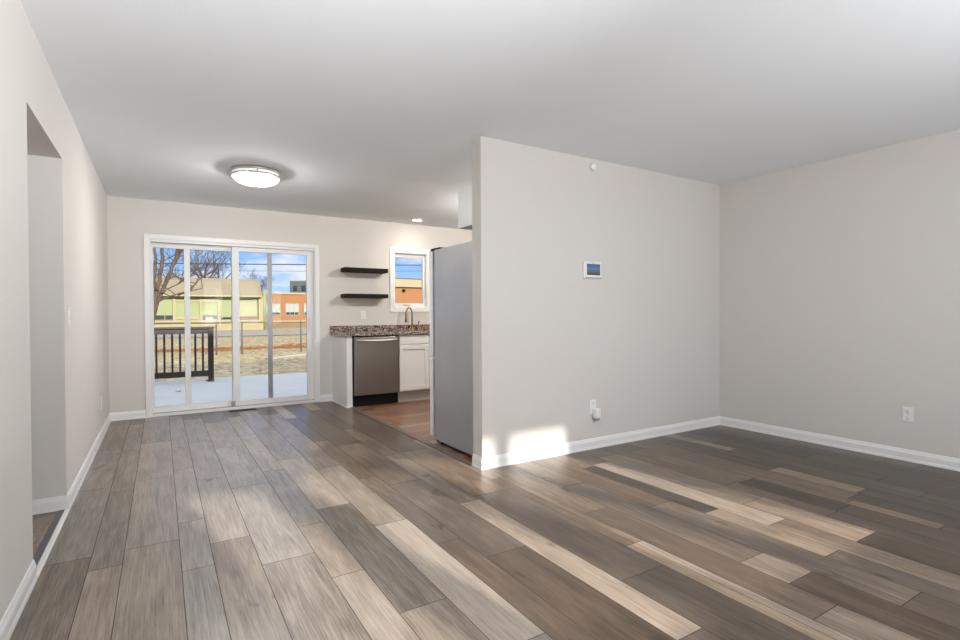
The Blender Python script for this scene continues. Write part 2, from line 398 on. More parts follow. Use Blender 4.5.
# ------------------------------------------------------------------ kitchen window
wn = bpy.data.objects.new('window_1', None); COL.objects.link(wn); wn.location = (3.08, YB, WZ0); struct(wn)
b = NB(); cw = .066
bx(b, WX0-cw, WX0+.003, YB-.016, YB, WZ0-cw, WZ1+cw-.005); bx(b, WX1-.003, WX1+cw, YB-.016, YB, WZ0-cw, WZ1+cw-.005)
bx(b, WX0+.003, WX1-.003, YB-.016, YB, WZ1-.003, WZ1+cw-.005); bx(b, WX0+.003, WX1-.003, YB-.016, YB, WZ0-cw, WZ0+.003)
obj('window_casing', b, M_trim, wn, .004)
b = NB(); frame_boxes(b, WX0, WX1, WZ0, WZ1, YB+.001, YB+.135, .012, .012, .012, .012); obj('window_frame', b, M_vinyl, wn, .002)
b = NB(); frame_boxes(b, WX0+.012, WX1-.012, WZ0+.012, WZ1-.012, YB+.060, YB+.095, .028, .028, .055, .048)
sh = obj('window_sash', b, M_vinyl, wn, .003)
b = NB(); bx(b, WX0+.04, WX1-.04, YB+.074, YB+.078, WZ0+.06, WZ1-.067); obj('glass_pane', b, M_glass, sh)
b = NB(); bx(b, 2.98, 3.08, YB+.048, YB+.060, WZ0+.028, WZ0+.036); tube(b, [(3.03, YB+.052, WZ0+.034), (2.985, YB+.045, WZ0+.046)], .004, 8)
obj('crank_handle', b, M_nickel, sh)
# front windows (behind the camera), each with its own frame and pane tinted to dim the sun
for i, (a, c) in enumerate(sorted(FRONT)):
    f = bpy.data.objects.new('window_%d' % (i+2), None); COL.objects.link(f); f.location = ((a+c)/2, YF-.07, ZS); struct(f)
    b = NB(); frame_boxes(b, a-.06, c+.06, ZS-.06, ZH+.06, YF, YF+.016, .062, .062, .062, .062); obj('window_casing', b, M_trim, f, .004)
    b = NB(); bx(b, a, c, YF-.076, YF-.072, ZS, ZH); obj('glass_pane', b, M_glass_front, f)

# ------------------------------------------------------------------ ceiling light
def ceiling_light(x, y, label, down, omni, tint=(1, .985, .965)):
    t = thing('ceiling_light', label, 'ceiling light', (x, y, H))
    b = NB(); lathe(b, [(.02, H), (.196, H), (.206, H-.003), (.206, H-.024), (.198, H-.026), (.150, H-.026)], (x, y, 0)); obj('mounting_ring', b, M_nickel, t)
    b = NB(); lathe(b, [(.194, H-.0265), (.196, H-.0265), (.196, H-.047), (.194, H-.047), (.194, H-.0265)], (x, y, 0)); obj('glass_band', b, M_lampglass, t)
    b = NB(); lathe(b, [(.1935, H-.0475), (.207, H-.0475), (.207, H-.062), (.1935, H-.062), (.1935, H-.0475)], (x, y, 0)); obj('lower_ring', b, M_nickel, t)
    for k in range(3):
        b = NB(); a = k*2.094+.45; tube(b, [(x+.199*math.cos(a), y+.199*math.sin(a), H-.012), (x+.199*math.cos(a), y+.199*math.sin(a), H-.064)], .007, 8)
        obj('ring_post', b, M_nickel, t)
    b = NB(); R = .192; prof = []
    for k in range(13):
        a = k/12*math.pi/2; prof.append((R*math.cos(a) if k < 12 else .004, H-.064-.066*math.sin(a)))
    lathe(b, prof, (x, y, 0))
    m = bpy.data.materials.get('ribbed_lamp_glass')
    if not m:
        m = mat('ribbed_lamp_glass', (.80, .79, .77), .25, emit=((1, .97, .93), .25)); tt = m.node_tree; P = tt.nodes['Principled BSDF']
        tr = N(tt, 'ShaderNodeBsdfTransparent'); ms = N(tt, 'ShaderNodeMixShader'); ms.inputs[0].default_value = .3
        tt.links.new(tr.outputs[0], ms.inputs[1]); tt.links.new(P.outputs[0], ms.inputs[2])
        tt.links.new(ms.outputs[0], tt.nodes['Material Output'].inputs[0])
    obj('glass_bowl', b, m, t)
    b = NB(); tube(b, [(x, y, H-.03), (x, y, H-.128)], .006, 10); lathe(b, [(.0001, H-.128), (.016, H-.129), (.016, H-.135), (.007, H-.142), (.0001, H-.15)], (x, y, 0), 20)
    obj('finial', b, M_nickel, t)
    mb = bpy.data.materials.get('bulb_socket') or mat('bulb_socket', (.8, .8, .78), .4)
    for s in (-1, 1):
        bb = NB(); lathe(bb, [(.0001, -.036), (.012, -.035), (.016, -.026), (.016, -.01), (.012, 0), (.0001, 0)], (x+s*.085, y-s*.03, H-.031+0), 20)
        bo = obj('bulb_socket', bb, mb, t)
    l = bpy.data.lights.new('lamp_light', 'AREA'); l.shape = 'DISK'; l.size = .12; l.energy = down; l.color = (1, .985, .965)
    lo = bpy.data.objects.new('lamp_light', l); COL.objects.link(lo); lo.parent = t; lo.location = (0, 0, -.05)
    for s in (-1, 1):
        l = bpy.data.lights.new('bulb_light', 'POINT'); l.energy = omni/2; l.color = tint; l.shadow_soft_size = .03
        lo = bpy.data.objects.new('bulb_light', l); COL.objects.link(lo); lo.parent = t; lo.location = (s*.085, -s*.03, -.098)
    return t
ceiling_light(.745, 5.05, 'round flush ceiling light with nickel rings and glass bowl above the dining floor', 38, 31)
ceiling_light(3.5, 5.0, 'added fill light built as a round flush fixture in the kitchen, unseen behind the partition', 3, 118, (1, .955, .89))  # unseen lamp added to brighten the kitchen
# recessed kitchen lights
def recessed(x, y, label, watts):
    t = thing('recessed_light', label, 'recessed light', (x, y, H))
    b = NB(); lathe(b, [(.075, H), (.078, H-.005), (.060, H-.006), (.055, H)], (x, y, 0), 32); obj('trim_ring', b, M_plastic, t)
    b = NB(); lathe(b, [(.0001, H-.0015), (.056, H-.0015)], (x, y, 0), 32); obj('lens', b, mat('lit_lens', (1, 1, 1), .4, emit=((1, .93, .8), 9)), t)
    l = bpy.data.lights.new('can_light', 'SPOT'); l.energy = watts; l.color = (1, .86, .66); l.spot_size = R_(120); l.spot_blend = .7; l.shadow_soft_size = .05
    lo = bpy.data.objects.new('can_light', l); COL.objects.link(lo); lo.parent = t; lo.location = (0, 0, -.012)
recessed(3.02, 6.55, 'small round lit downlight in the kitchen ceiling above the window', 20)

# ------------------------------------------------------------------ kitchen units
CY = 6.26
t = thing('end_panel', 'white cabinet end panel left of the dishwasher', 'cabinet', (1.97, 6.57, 0))
box('side_panel', 1.935, 1.953, CY, YB-.001, 0, .879, M_cab, t, .001)
box('filler', 1.953, 2.005, CY, CY+.02, 0, .879, M_cab, t, .001)
b = NB(); extrude_profile(b, [(0, 0), (.008, 0), (.006, .012), (0, .014)], [(1.935, YB-.016), (1.935, CY), (2.003, CY)], [(-1, 0), (-1, -1), (0, -1)]); obj('shoe_molding', b, M_trim, t)

t = thing('dishwasher', 'stainless steel dishwasher with bar handle and black toe kick', 'dishwasher', (2.31, 6.57, 0))
box('body', 2.010, 2.612, CY+.03, YB-.02, .02, .872, M_black, t)
box('toe_kick', 2.012, 2.610, CY+.012, CY+.03, .004, .135, M_black, t, .003)
b = NB(); bx(b, 2.022, 2.606, CY-.022, CY+.029, .14, .862); dr = obj('door', b, M_steel, t, .007)
b = NB(); n = 24
pts = []
for k in range(n+1):
    s = k/n; x = 2.045+s*.538; pts.append((x, CY-.026-.038*min(1, math.sin(math.pi*s)*2.2), .824-.008*math.sin(math.pi*s)))
tube(b, pts, .016, 12); obj('handle', b, M_nickel, dr)
box('control_strip', 2.024, 2.604, CY-.018, CY+.02, .8625, .871, M_black, t)

def cabinet(x0, x1, doors, label):
    t = thing('base_cabinet', label, 'cabinet', ((x0+x1)/2, 6.57, 0))
    box('carcass', x0, x1, CY+.02, YB-.002, .14, .879, M_cab, t)
    box('toe_kick', x0, x1, CY+.075, CY+.09, 0, .14, M_grey_cab, t)
    wd = (x1-x0)/doors
    for k in range(doors):
        a, c = x0+k*wd+.003, x0+(k+1)*wd-.003
        box('drawer_front', a, c, CY, CY+.02, .757, .874, M_cab, t, .002)
        b = NB(); frame_boxes(b, a, c, .150, .744, CY, CY+.02, .058, .058, .058, .058); bx(b, a+.05, c-.05, CY+.014, CY+.019, .2, .69)
        obj('door', b, M_cab, t, .002)
    return t
M_grey_cab = mat('grey_white_toe', (.50, .49, .47), .5, noise=(4, .03))
cabinet(2.625, 3.480, 2, 'white shaker base cabinet under the sink beside the dishwasher')
cabinet(3.482, 4.28, 2, 'white shaker base cabinet at the far right of the counter behind the fridge')
t = thing('countertop', 'brown and black speckled granite countertop with backsplash', 'countertop', (3.1, 6.57, .88))
box('slab', 1.905, 4.30, CY-.028, YB-.001, .880, .915, M_granite, t, .003)
box('backsplash', 1.905, 4.30, YB-.022, YB-.001, .9155, .996, M_granite, t, .002)

t = thing('faucet', 'aged brass gooseneck kitchen faucet in front of the window', 'faucet', (3.05, 6.80, .915))
b = NB(); lathe(b, [(.0001, .9152), (.027, .9152), (.027, .922), (.020, .930), (.016, .97), (.0001, .97)], (3.05, 6.80, 0), 24); obj('base', b, M_brass, t)
b = NB(); pts = [(3.05, 6.80, .93), (3.05, 6.80, 1.14)]
for k in range(1, 13):
    a = k/12*math.pi; pts.append((3.05-.062*(1-math.cos(a)), 6.80-.035*(1-math.cos(a)), 1.15+.085*math.sin(a)))
pts.append((2.924, 6.73, 1.09)); tube(b, pts, .011, 12); obj('spout', b, M_brass, t)
b = NB(); tube(b, [(2.925, 6.73, 1.12), (2.925, 6.73, 1.03)], [.014, .017], 14); obj('spray_head', b, M_brass, t)
t = thing('soap_dispenser', 'small brass dispenser on the counter right of the faucet', 'soap dispenser', (3.15, 6.80, .915))
b = NB(); lathe(b, [(.0001, .9152), (.018, .9152), (.018, .925), (.009, .935), (.009, .99), (.0001, .99)], (3.15, 6.80, 0), 20); obj('base', b, M_brass, t)
b = NB(); tube(b, [(3.15, 6.80, .985), (3.15, 6.80, 1.03), (3.145, 6.77, 1.045), (3.14, 6.735, 1.035)], .007, 10); obj('nozzle', b, M_brass, t)

for z0, z1, lb in ((1.712, 1.766, 'dark walnut floating shelf, the upper of the two left of the kitchen window'),
                   (1.368, 1.420, 'dark walnut floating shelf, the lower of the two just above the counter')):
    tag(box('floating_shelf', 2.057, 2.655, 6.70, YB-.001, z0, z1, M_shelf, None, .002), lb, 'shelf', 'dark floating shelves')

# refrigerator: stands with its back to the partition, doors towards the back wall
FX0, FX1, FY0, FY1 = 2.070, 2.975, 3.42, 4.135
t = thing('refrigerator', 'grey stainless refrigerator seen from its side behind the partition wall', 'refrigerator', (2.52, 3.78, 0))
box('body', FX0, FX1, FY0, FY1, .028, 1.712, M_fridge_side, t, .006)
box('gasket', FX0+.035, FX1-.035, FY1, FY1+.034, .07, 1.70, M_black, t)
box('base_grille', FX0+.02, FX1-.02, FY1-.05, FY1+.012, .012, .068, M_black, t)
FD = FY1+.034
def fdoor(x0, x1, z0, z1, hx, hz):
    p = box('door', x0, x1, FD, FD+.062, z0, z1, M_fridge_door, t, .008)
    b = NB()
    if hz[0] == hz[1]: tube(b, [(hx[0], FD+.065, hz[0]), (hx[0]+.01, FD+.1, hz[0]), (hx[1]-.01, FD+.1, hz[0]), (hx[1], FD+.065, hz[0])], .011, 10)
    else: tube(b, [(hx[0], FD+.065, hz[0]), (hx[0], FD+.1, hz[0]+.02), (hx[0], FD+.1, hz[1]-.02), (hx[0], FD+.065, hz[1])], .011, 10)
    obj('handle', b, M_nickel, p)
fdoor(FX0-.004, 2.518, .755, 1.705, (2.47, 2.47), (.85, 1.45)); fdoor(2.524, FX1+.004, .755, 1.705, (2.57, 2.57), (.85, 1.45))
fdoor(FX0-.004, FX1+.004, .05, .745, (2.2, 2.84), (.66, .66))
b = NB(); bx(b, FX0+.005, FX0+.06, FY1-.09, FD+.045, 1.7122, 1.728); bx(b, FX0+.0, FX0+.02, FY1+.03, FD+.055, 1.7055, 1.712)
obj('hinge_cover', b, M_black, t, .004)
for xx in (FX0+.05, FX1-.05):
    for yy in (FY0+.05, FY1-.06): b = NB(); tube(b, [(xx, yy, 0), (xx, yy, .0275)], .018, 12); obj('foot', b, M_black, t)
# cabinet over the fridge
t = thing('wall_cabinet', 'white cabinet hung on the partition above the refrigerator', 'cabinet', (2.5, 3.53, 1.84))
b = NB(); bx(b, 2.070, 2.975, YP+.128, 3.678, 1.838, 2.137); obj('carcass', b, M_cab, t, .001)
for a, c in ((2.072, 2.520), (2.524, 2.973)):
    b = NB(); frame_boxes(b, a, c, 1.842, 2.134, 3.679, 3.699, .055, .055, .055, .055); bx(b, a+.05, c-.05, 3.680, 3.690, 1.89, 2.09)
    obj('door', b, M_cab, t, .002)
box('underside_panel', 2.076, 2.969, YP+.14, 3.670, 1.834, 1.8375, M_grey_pl, t)

# ------------------------------------------------------------------ wall devices
def plate(name, label, cat, c, nrm, kind, group=None):
    """c: centre on the wall; nrm: 'x+','x-','y-' direction the plate faces"""
    t = thing(name, label, cat, c, group)
    def to(lx, ly, lz):     # lx across, ly outward, lz up
        return {'y-': (c[0]+lx, c[1]-ly, c[2]+lz), 'x-': (c[0]-ly, c[1]-lx, c[2]+lz), 'x+': (c[0]+ly, c[1]+lx, c[2]+lz)}[nrm]
    def lb(b, x0, x1, y0, y1, z0, z1):
        p, q = to(x0, y0, z0), to(x1, y1, z1); bx(b, *sorted((p[0], q[0])), *sorted((p[1], q[1])), *sorted((p[2], q[2])))
    b = NB(); lb(b, -.035, .035, 0, .006, -.057, .057); obj('cover_plate', b, M_plastic, t, .002)
    if kind == 'outlet':
        for s in (-1, 1):
            b = NB(); lb(b, -.016, .016, .0061, .009, s*.026-.016, s*.026+.016); rc = obj('receptacle', b, M_plastic, t, .004)
            b = NB()
            for q in (-.007, .005): lb(b, q, q+.002, .0091, .0096, s*.026-.002, s*.026+.008)
            lb(b, -.003, .003, .0091, .0096, s*.026-.011, s*.026-.006); obj('slot', b, M_slot, rc)
        b = NB(); lb(b, -.002, .002, .0061, .0075, -.002, .002); obj('screw', b, M_nickel, t)
    else:
        b = NB(); lb(b, -.010, .010, .0061, .008, -.018, .018); lb(b, -.004, .004, .008, .020, -.001, .013); obj('toggle', b, M_plastic, t, .001)
        for s in (-1, 1):
            b = NB(); lb(b, -.003, .003, .0061, .0075, s*.042-.003, s*.042+.003); obj('screw', b, M_grey_pl, t)
    return t
plate('light_switch', 'white toggle light switch on the left wall past the opening', 'light switch', (XL, 4.02, 1.135), 'x+', 'switch')
plate('wall_outlet', 'white outlet low on the left wall near the far corner', 'outlet', (XL, 5.98, .33), 'x+', 'outlet')
plate('wall_outlet', 'white outlet on the right wall above the baseboard', 'outlet', (XR, 1.66, .358), 'x-', 'outlet')
plate('wall_outlet', 'white outlet low on the partition wall with a plug-in device', 'outlet', (3.097, YP, .357), 'y-', 'outlet')
plate('wall_outlet', 'white outlet above the granite counter under the floating shelves', 'outlet', (2.363, YB, 1.138), 'y-', 'outlet')
t = thing('plug_in_device', 'white plug-in device in the lower socket of the partition outlet', 'air freshener', (3.125, YP-.02, .29))
box('housing', 3.088, 3.146, YP-.052, YP-.0098, .262, .342, M_plastic, t, .008)
box('scent_bottle', 3.096, 3.138, YP-.046, YP-.016, .240, .2615, M_grey_pl, t, .004)

t = thing('thermostat', 'white thermostat with a blue screen on the partition wall', 'thermostat', (3.08, YP, 1.50))
box('body', 2.984, 3.180, YP-.026, YP-.001, 1.432, 1.574, M_plastic, t, .004)
def screen():
    m = bpy.data.materials.new('thermostat_display'); m.use_nodes = True; tt = m.node_tree; P = tt.nodes['Principled BSDF']
    tc = N(tt, 'ShaderNodeTexCoord'); s = N(tt, 'ShaderNodeSeparateXYZ'); tt.links.new(tc.outputs['Generated'], s.inputs[0])
    r = N(tt, 'ShaderNodeValToRGB'); tt.links.new(s.outputs[2], r.inputs[0]); e = r.color_ramp.elements
    e[0].color = (.05, .055, .055, 1); e[1].color = (.045, .11, .28, 1)
    for p, c in ((.22, (.09, .095, .09)), (.33, (.08, .15, .19)), (.6, (.10, .22, .33)), (.8, (.05, .14, .35))):
        q = e.new(p); q.color = (*c, 1)
    tt.links.new(r.outputs[0], P.inputs['Emission Color']); P.inputs['Emission Strength'].default_value = .85
    P.inputs['Base Color'].default_value = (.02, .02, .02, 1); P.inputs['Roughness'].default_value = .15; return m
box('screen', 3.014, 3.164, YP-.0268, YP-.0261, 1.462, 1.555, screen(), t)
box('vent_strip', 2.992, 3.176, YP-.0268, YP-.0261, 1.435, 1.444, M_grey_pl, t)
box('indicator', 3.084, 3.092, YP-.0268, YP-.0261, 1.561, 1.568, M_slot, t)
b = NB(); lathe(b, [(.0001, -.024), (.022, -.023), (.030, -.016), (.034, -.001), (.0001, -.001)], (3.105, YP, 2.375), 28, 'Y')
tag(obj('motion_sensor', b, M_plastic, None), 'small round white sensor high on the partition wall', 'sensor')

t = thing('floor_vent', 'dark metal floor register in front of the sliding door', 'floor vent', (.83, 6.80, 0))
M_vent = mat('dark_metal', (.035, .033, .031), .45, .5, noise=(30, .1))
b = NB(); bx(b, .68, .98, 6.755, 6.765, .001, .006); bx(b, .68, .98, 6.835, 6.845, .001, .006); bx(b, .68, .69, 6.765, 6.835, .001, .006); bx(b, .97, .98, 6.765, 6.835, .001, .006)
obj('vent_frame', b, M_vent, t)
b = NB()
for k in range(20): bx(b, .694+k*.014, .700+k*.014, 6.765, 6.835, .001, .005)
bx(b, .69, .97, 6.765, 6.835, .0005, .0012); obj('grille', b, M_vent, t)

# ================================================================== outside
def gz(y):      # ground height
    pts = [(-30, -.55), (12, -.50), (22, -.36), (33, -.13), (45, .0), (200, .3)]
    for (a, za), (c, zc) in zip(pts, pts[1:]):
        if y <= c: return za+(zc-za)*(y-a)/(c-a)
    return .3
def ground_mat():
    m = bpy.data.materials.new('winter_yard'); m.use_nodes = True; t = m.node_tree; P = t.nodes['Principled BSDF']; P.inputs['Roughness'].default_value = .95
    P.inputs['Specular IOR Level'].default_value = 0
    tc = N(t, 'ShaderNodeTexCoord')
    def nz(scale, det, sx=1, sy=1):
        mp = N(t, 'ShaderNodeMapping'); mp.inputs['Scale'].default_value = (sx, sy, 1); t.links.new(tc.outputs['Object'], mp.inputs[0])
        n = N(t, 'ShaderNodeTexNoise'); n.inputs['Scale'].default_value = scale; n.inputs['Detail'].default_value = det; n.inputs['Roughness'].default_value = .65
        t.links.new(mp.outputs[0], n.inputs['Vector']); return n.outputs[0]
    def rmp(src, els, interp='LINEAR'):
        r = N(t, 'ShaderNodeValToRGB'); t.links.new(src, r.inputs[0]); r.color_ramp.interpolation = interp
        e = r.color_ramp.elements; e[0].position, e[0].color = els[0][0], (*els[0][1], 1); e[1].position, e[1].color = els[-1][0], (*els[-1][1], 1)
        for p, c in els[1:-1]: q = e.new(p); q.color = (*c, 1)
        return r.outputs[0]
    grass = rmp(nz(6, 9, 1, .7), [(.33, (0.156, 0.120, 0.066)), (.45, (0.348, 0.276, 0.162)), (.58, (0.492, 0.414, 0.276)), (.7, (0.552, 0.510, 0.420))])
    leaf = rmp(nz(6, 6), [(.38, (.22, .07, .03)), (.55, (0.372, 0.150, 0.054)), (.7, (0.480, 0.300, 0.156))])
    soil = rmp(nz(6, 9, 1, .7), [(.35, (.15, .13, .10)), (.52, (.30, .255, .18)), (.68, (.46, .42, .33))])
    # leaf litter lies in drifts: distance bands broken by noise
    s = N(t, 'ShaderNodeSeparateXYZ'); t.links.new(tc.outputs['Object'], s.inputs[0])
    def ma(op, a, b_):
        n = N(t, 'ShaderNodeMath', operation=op)
        for i, x in enumerate((a, b_)):
            if isinstance(x, (int, float)): n.inputs[i].default_value = x
            else: t.links.new(x, n.inputs[i])
        return n.outputs[0]
    yy = ma('ADD', s.outputs[1], ma('MULTIPLY', ma('SUBTRACT', nz(.35, 3), .5), 5))
    def band(c, wd): return ma('MAXIMUM', ma('SUBTRACT', 1, ma('DIVIDE', ma('ABSOLUTE', ma('SUBTRACT', yy, c), 0), wd)), 0)
    lm = ma('MULTIPLY', ma('GREATER_THAN', ma('ADD', band(25, 2.6), ma('MULTIPLY', nz(4, 8), 1.9)), 1.62), 1)
    sm = ma('GREATER_THAN', ma('ADD', band(16.5, 4.5), ma('MULTIPLY', nz(3, 6), 1.0)), .98)
    x1 = N(t, 'ShaderNodeMixRGB'); t.links.new(sm, x1.inputs[0]); t.links.new(grass, x1.inputs[1]); t.links.new(soil, x1.inputs[2])
    x2 = N(t, 'ShaderNodeMixRGB'); t.links.new(lm, x2.inputs[0]); t.links.new(x1.outputs[0], x2.inputs[1]); t.links.new(leaf, x2.inputs[2])
    t.links.new(x2.outputs[0], P.inputs['Base Color']); return m
b = NB(); ys = [-30, 0, 12, 17, 22, 27, 33, 39, 45, 70, 120, 200]
prev = None
for y in ys:
    row = [b.verts.new((x, y, gz(y))) for x in (-90, -20, 0, 20, 60, 160)]
    if prev:
        for k in range(5): b.faces.new((prev[k], prev[k+1], row[k+1], row[k]))
    prev = row
struct(obj('ground', b, ground_mat()))
M_road = mat('pale_asphalt', (0.336, 0.318, 0.288), 1.0, spec=0, noise=(2, .15))
b = NB(); a = [b.verts.new(p) for p in ((-60, 34, gz(34)+.03), (90, 34, gz(34)+.03), (90, 40, gz(40)+.03), (-60, 40, gz(40)+.03))]; b.faces.new(a)
struct(obj('road', b, M_road))

# deck
M_deck = mat('pale_deck_paint', (.88, .87, .85), .7, spec=.2, noise=(2.5, .10)); DKZ = -.12; DY0, DY1 = YB+EX+.005, 11.75
b = NB(); y = DY0
while y < DY1-.05: bx(b, -2.6, 6.5, y, min(y+.138, DY1), DKZ-.035, DKZ); y += .144
dk = struct(obj('deck', b, M_deck))
b = NB(); bx(b, -2.6, 6.5, DY1-.04, DY1, DKZ-.30, DKZ-.036)
for xx in (-2.5, 0, 2, 4, 6.4): bx(b, xx-.05, xx+.05, DY0+.1, DY1-.05, DKZ-.22, DKZ-.036); bx(b, xx-.05, xx+.05, DY1-.15, DY1-.05, -.52, DKZ-.22)
obj('deck_joist', b, mat('weathered_lumber', (.25, .2, .15), .9, noise=(6, .3)), dk)
# railing
M_rail = mat('dark_brown_stain', (.035, .025, .022), .6, noise=(8, .3))
RY = 11.5
t = thing('deck_railing', 'dark brown wooden deck railing left of the sliding door view', 'railing', (.8, RY, DKZ))
box('top_rail', -2.5, .905, RY-.06, RY+.06, .885, .925, M_rail, t, .004)
box('rail_board', -2.5, .79, RY-.02, RY+.02, .79, .884, M_rail, t, .003)
box('bottom_rail', -2.5, .79, RY-.02, RY+.02, -.045, .065, M_rail, t, .003)
for px in (.838, -2.45): box('post', px-.048, px+.048, RY-.048, RY+.048, DKZ, .884, M_rail, t, .004)
x = .70
while x > -2.35: box('baluster', x-.018, x+.018, RY-.018, RY+.018, .066, .789, M_rail, t, .002); x -= .129
# fallen leaves on the deck
M_leaf = mat('dry_leaf', (.22, .10, .05), .8, noise=(20, .4))
def leaf(x, y, s, rz):
    b = NB(); n = 10; vs = []
    for k in range(n):
        a = 2*math.pi*k/n; rr = s*(.65+.35*abs(math.cos(a*2.5))); vs.append(b.verts.new((x+rr*math.cos(a+rz), y+.6*rr*math.sin(a+rz), DKZ+.006+.02*abs(math.sin(a))*s/.05)))
    c = b.verts.new((x, y, DKZ+.004))
    for k in range(n): b.faces.new((c, vs[k], vs[(k+1)%n]))
    o = obj('dry_leaf', b, M_leaf); so_ = o.modifiers.new('solid', 'SOLIDIFY'); so_.thickness = .002
    return o
for x, y, s, lb in ((.24, 9.9, .05, 'dry brown leaf on the deck in the left glass panel'),
                    (1.06, 9.6, .055, 'dry brown leaf on the deck in the middle of the right glass panel'),
                    (.88, 7.78, .05, 'dry brown leaf on the deck near the meeting stile of the door'),
                    (.98, 7.84, .035, 'smaller dry brown leaf beside the one near the meeting stile'),
                    (.80, 11.15, .09, 'large tan leaf at the foot of the railing post')):
    tag(leaf(x, y, s, x*7), lb, 'leaf', 'fallen leaves on the deck')

# chain link fence
M_galv = mat('galvanised_steel', (.12, .12, .11), .7, .2, noise=(10, .1))
FY = 22.0; gzf = gz(FY)
t = thing('chain_link_fence', 'galvanised chain link fence across the far side of the yard', 'fence', (2.7, FY, gzf))
b = NB(); tube(b, [(-6, FY, .86), (16, FY, .86)], .022, 8); obj('top_rail', b, M_galv, t)
for x in (-5.8, -3.4, -1.0, 1.80, 2.69, 4.91, 7.3, 9.7, 12.1, 14.5, 16):
    b = NB(); tube(b, [(x, FY+.03, gzf-.05), (x, FY+.03, .92)], .03, 8); obj('post', b, M_galv, t)
b = NB(); x = -6
hh = .86-gzf
while x < 15.2:
    for s in (0, 1): tube(b, [(x+s*hh*.75, FY-.03, gzf+.02), (x+(1-s)*hh*.75, FY-.03, .86)], .0022, 3, False)
    x += .11
obj('wire_mesh', b, M_galv, t)
# curb edging
b = NB()
pts = [(3.2, 19.2), (3.9, 20.0), (4.9, 20.6), (6.2, 21.0)]
for (xa, ya), (xb, yb) in zip(pts, pts[1:]):
    z = gz(ya); vs = [b.verts.new(p) for p in ((xa, ya, z-.03), (xb, yb, z-.03), (xb, yb, z+.04), (xa, ya, z+.04), (xa-.1, ya+.3, z-.03), (xb-.1, yb+.3, z-.03), (xb-.1, yb+.3, z+.045), (xa-.1, ya+.3, z+.045))]
    for f in ((0,1,2,3),(7,6,5,4),(3,2,6,7),(0,3,7,4),(1,5,6,2),(0,4,5,1)): b.faces.new([vs[i] for i in f])
bmesh.ops.recalc_face_normals(b, faces=b.faces)
tag(obj('garden_edging', b, mat('pale_concrete', (.34, .33, .30), .9, noise=(3, .1))), 'pale concrete edging strip in the yard seen through the right door panel', 'edging')

# ---- yellow-green building
M_green = mat('pale_green_panel', (.235, .262, .130), .8, noise=(.5, .06))
M_cream = mat('cream_masonry', (.31, .262, .15), .85, noise=(1, .05))
M_yel = mat('pale_yellow_panel', (.29, .285, .165), .8, noise=(.6, .05))
M_dwin = mat('dark_window_glass', (.035, .04, .045), .15)
M_wwin = mat('pale_window_blind', (.27, .285, .25), .6, noise=(2, .05))
M_roof = mat('tan_shingles', (.215, .18, .118), .9, noise=(1.2, .15))
M_brown = mat('brown_fascia', (0.168, 0.102, 0.054), .8, noise=(2, .1))
Y1 = 45.0; g1 = gz(45)
t = thing('school_building', 'long pale green and cream building with tan shingle roof across the road', 'building', (0, 48, g1))
box('wall', -9, 6.7, Y1, Y1+9, g1-.2, 2.64, M_green, t)
box('lower_wall', -9, 7.05, Y1-.25, Y1-.001, g1-.2, .78, M_cream, t)
box('sill_band', -9, 7.05, Y1-.32, Y1-.251, .66, .80, M_cream, t)
b = NB(); rp = [(Y1-.5, 2.62), (Y1-.5, 2.72), (Y1+1.1, 4.10), (Y1+9.6, 2.72), (Y1+9.6, 2.62)]
va = [[b.verts.new((x, y, z)) for y, z in rp] for x in (-9.5, 6.95)]
for k in range(5): b.faces.new((va[0][k], va[0][(k+1)%5], va[1][(k+1)%5], va[1][k]))
b.faces.new(va[0][::-1]); b.faces.new(va[1]); bmesh.ops.recalc_face_normals(b, faces=b.faces); obj('roof', b, M_roof, t)
box('fascia', -9.5, 6.95, Y1-.56, Y1-.501, 2.60, 2.72, M_cream, t)
for x in (-6.5, -3.2, .87, 2.62, 3.86): box('pilaster', x-.09, x+.09, Y1-.10, Y1-.001, .8, 2.6, M_cream, t)
box('corner_pillar', 6.70, 7.05, Y1-.24, Y1+.3, .8, 2.62, M_cream, t)
b = NB(); tube(b, [(7.15, Y1-.1, g1), (7.15, Y1-.1, 3.25)], .14, 12); obj('downspout', b, mat('pale_green_pipe', (.20, .24, .14), .6), t)
box('transom_band', .96, 2.53, Y1-.08, Y1-.002, 2.20, 2.36, M_cream, t); box('transom_band', 2.71, 3.77, Y1-.08, Y1-.002, 2.16, 2.40, M_cream, t)
box('transom_band', 5.1, 6.6, Y1-.08, Y1-.002, 2.20, 2.30, M_cream, t)
box('yellow_panel', 5.1, 6.62, Y1-.05, Y1-.001, 1.06, 2.19, M_yel, t)
for x0, x1, z0, z1, m in ((2.74, 3.74, 2.41, 2.58, M_brown), (-.42, .24, .86, 1.18, M_dwin), (.30, .78, .86, 1.18, M_dwin), (2.74, 3.74, .84, 1.16, M_dwin),
                          (1.0, 2.5, .9, 1.1, M_yel), (3.98, 4.9, .84, 1.02, M_dwin), (5.1, 6.62, .88, 1.06, M_brown), (-3.0, -1.2, .86, 1.18, M_dwin)):
    b = NB(); frame_boxes(b, x0-.04, x1+.04, z0-.03, z1+.03, Y1-.075, Y1-.002, .04, .04, .03, .03); wf = obj('window', b, M_cream, t)
    b = NB(); bx(b, x0, x1, Y1-.05, Y1-.02, z0, z1); obj('pane', b, m, wf)
b = NB(); bx(b, 2.9, 3.5, Y1-.32, Y1-.09, .80, 1.06); obj('air_conditioner', b, M_wwin, t)

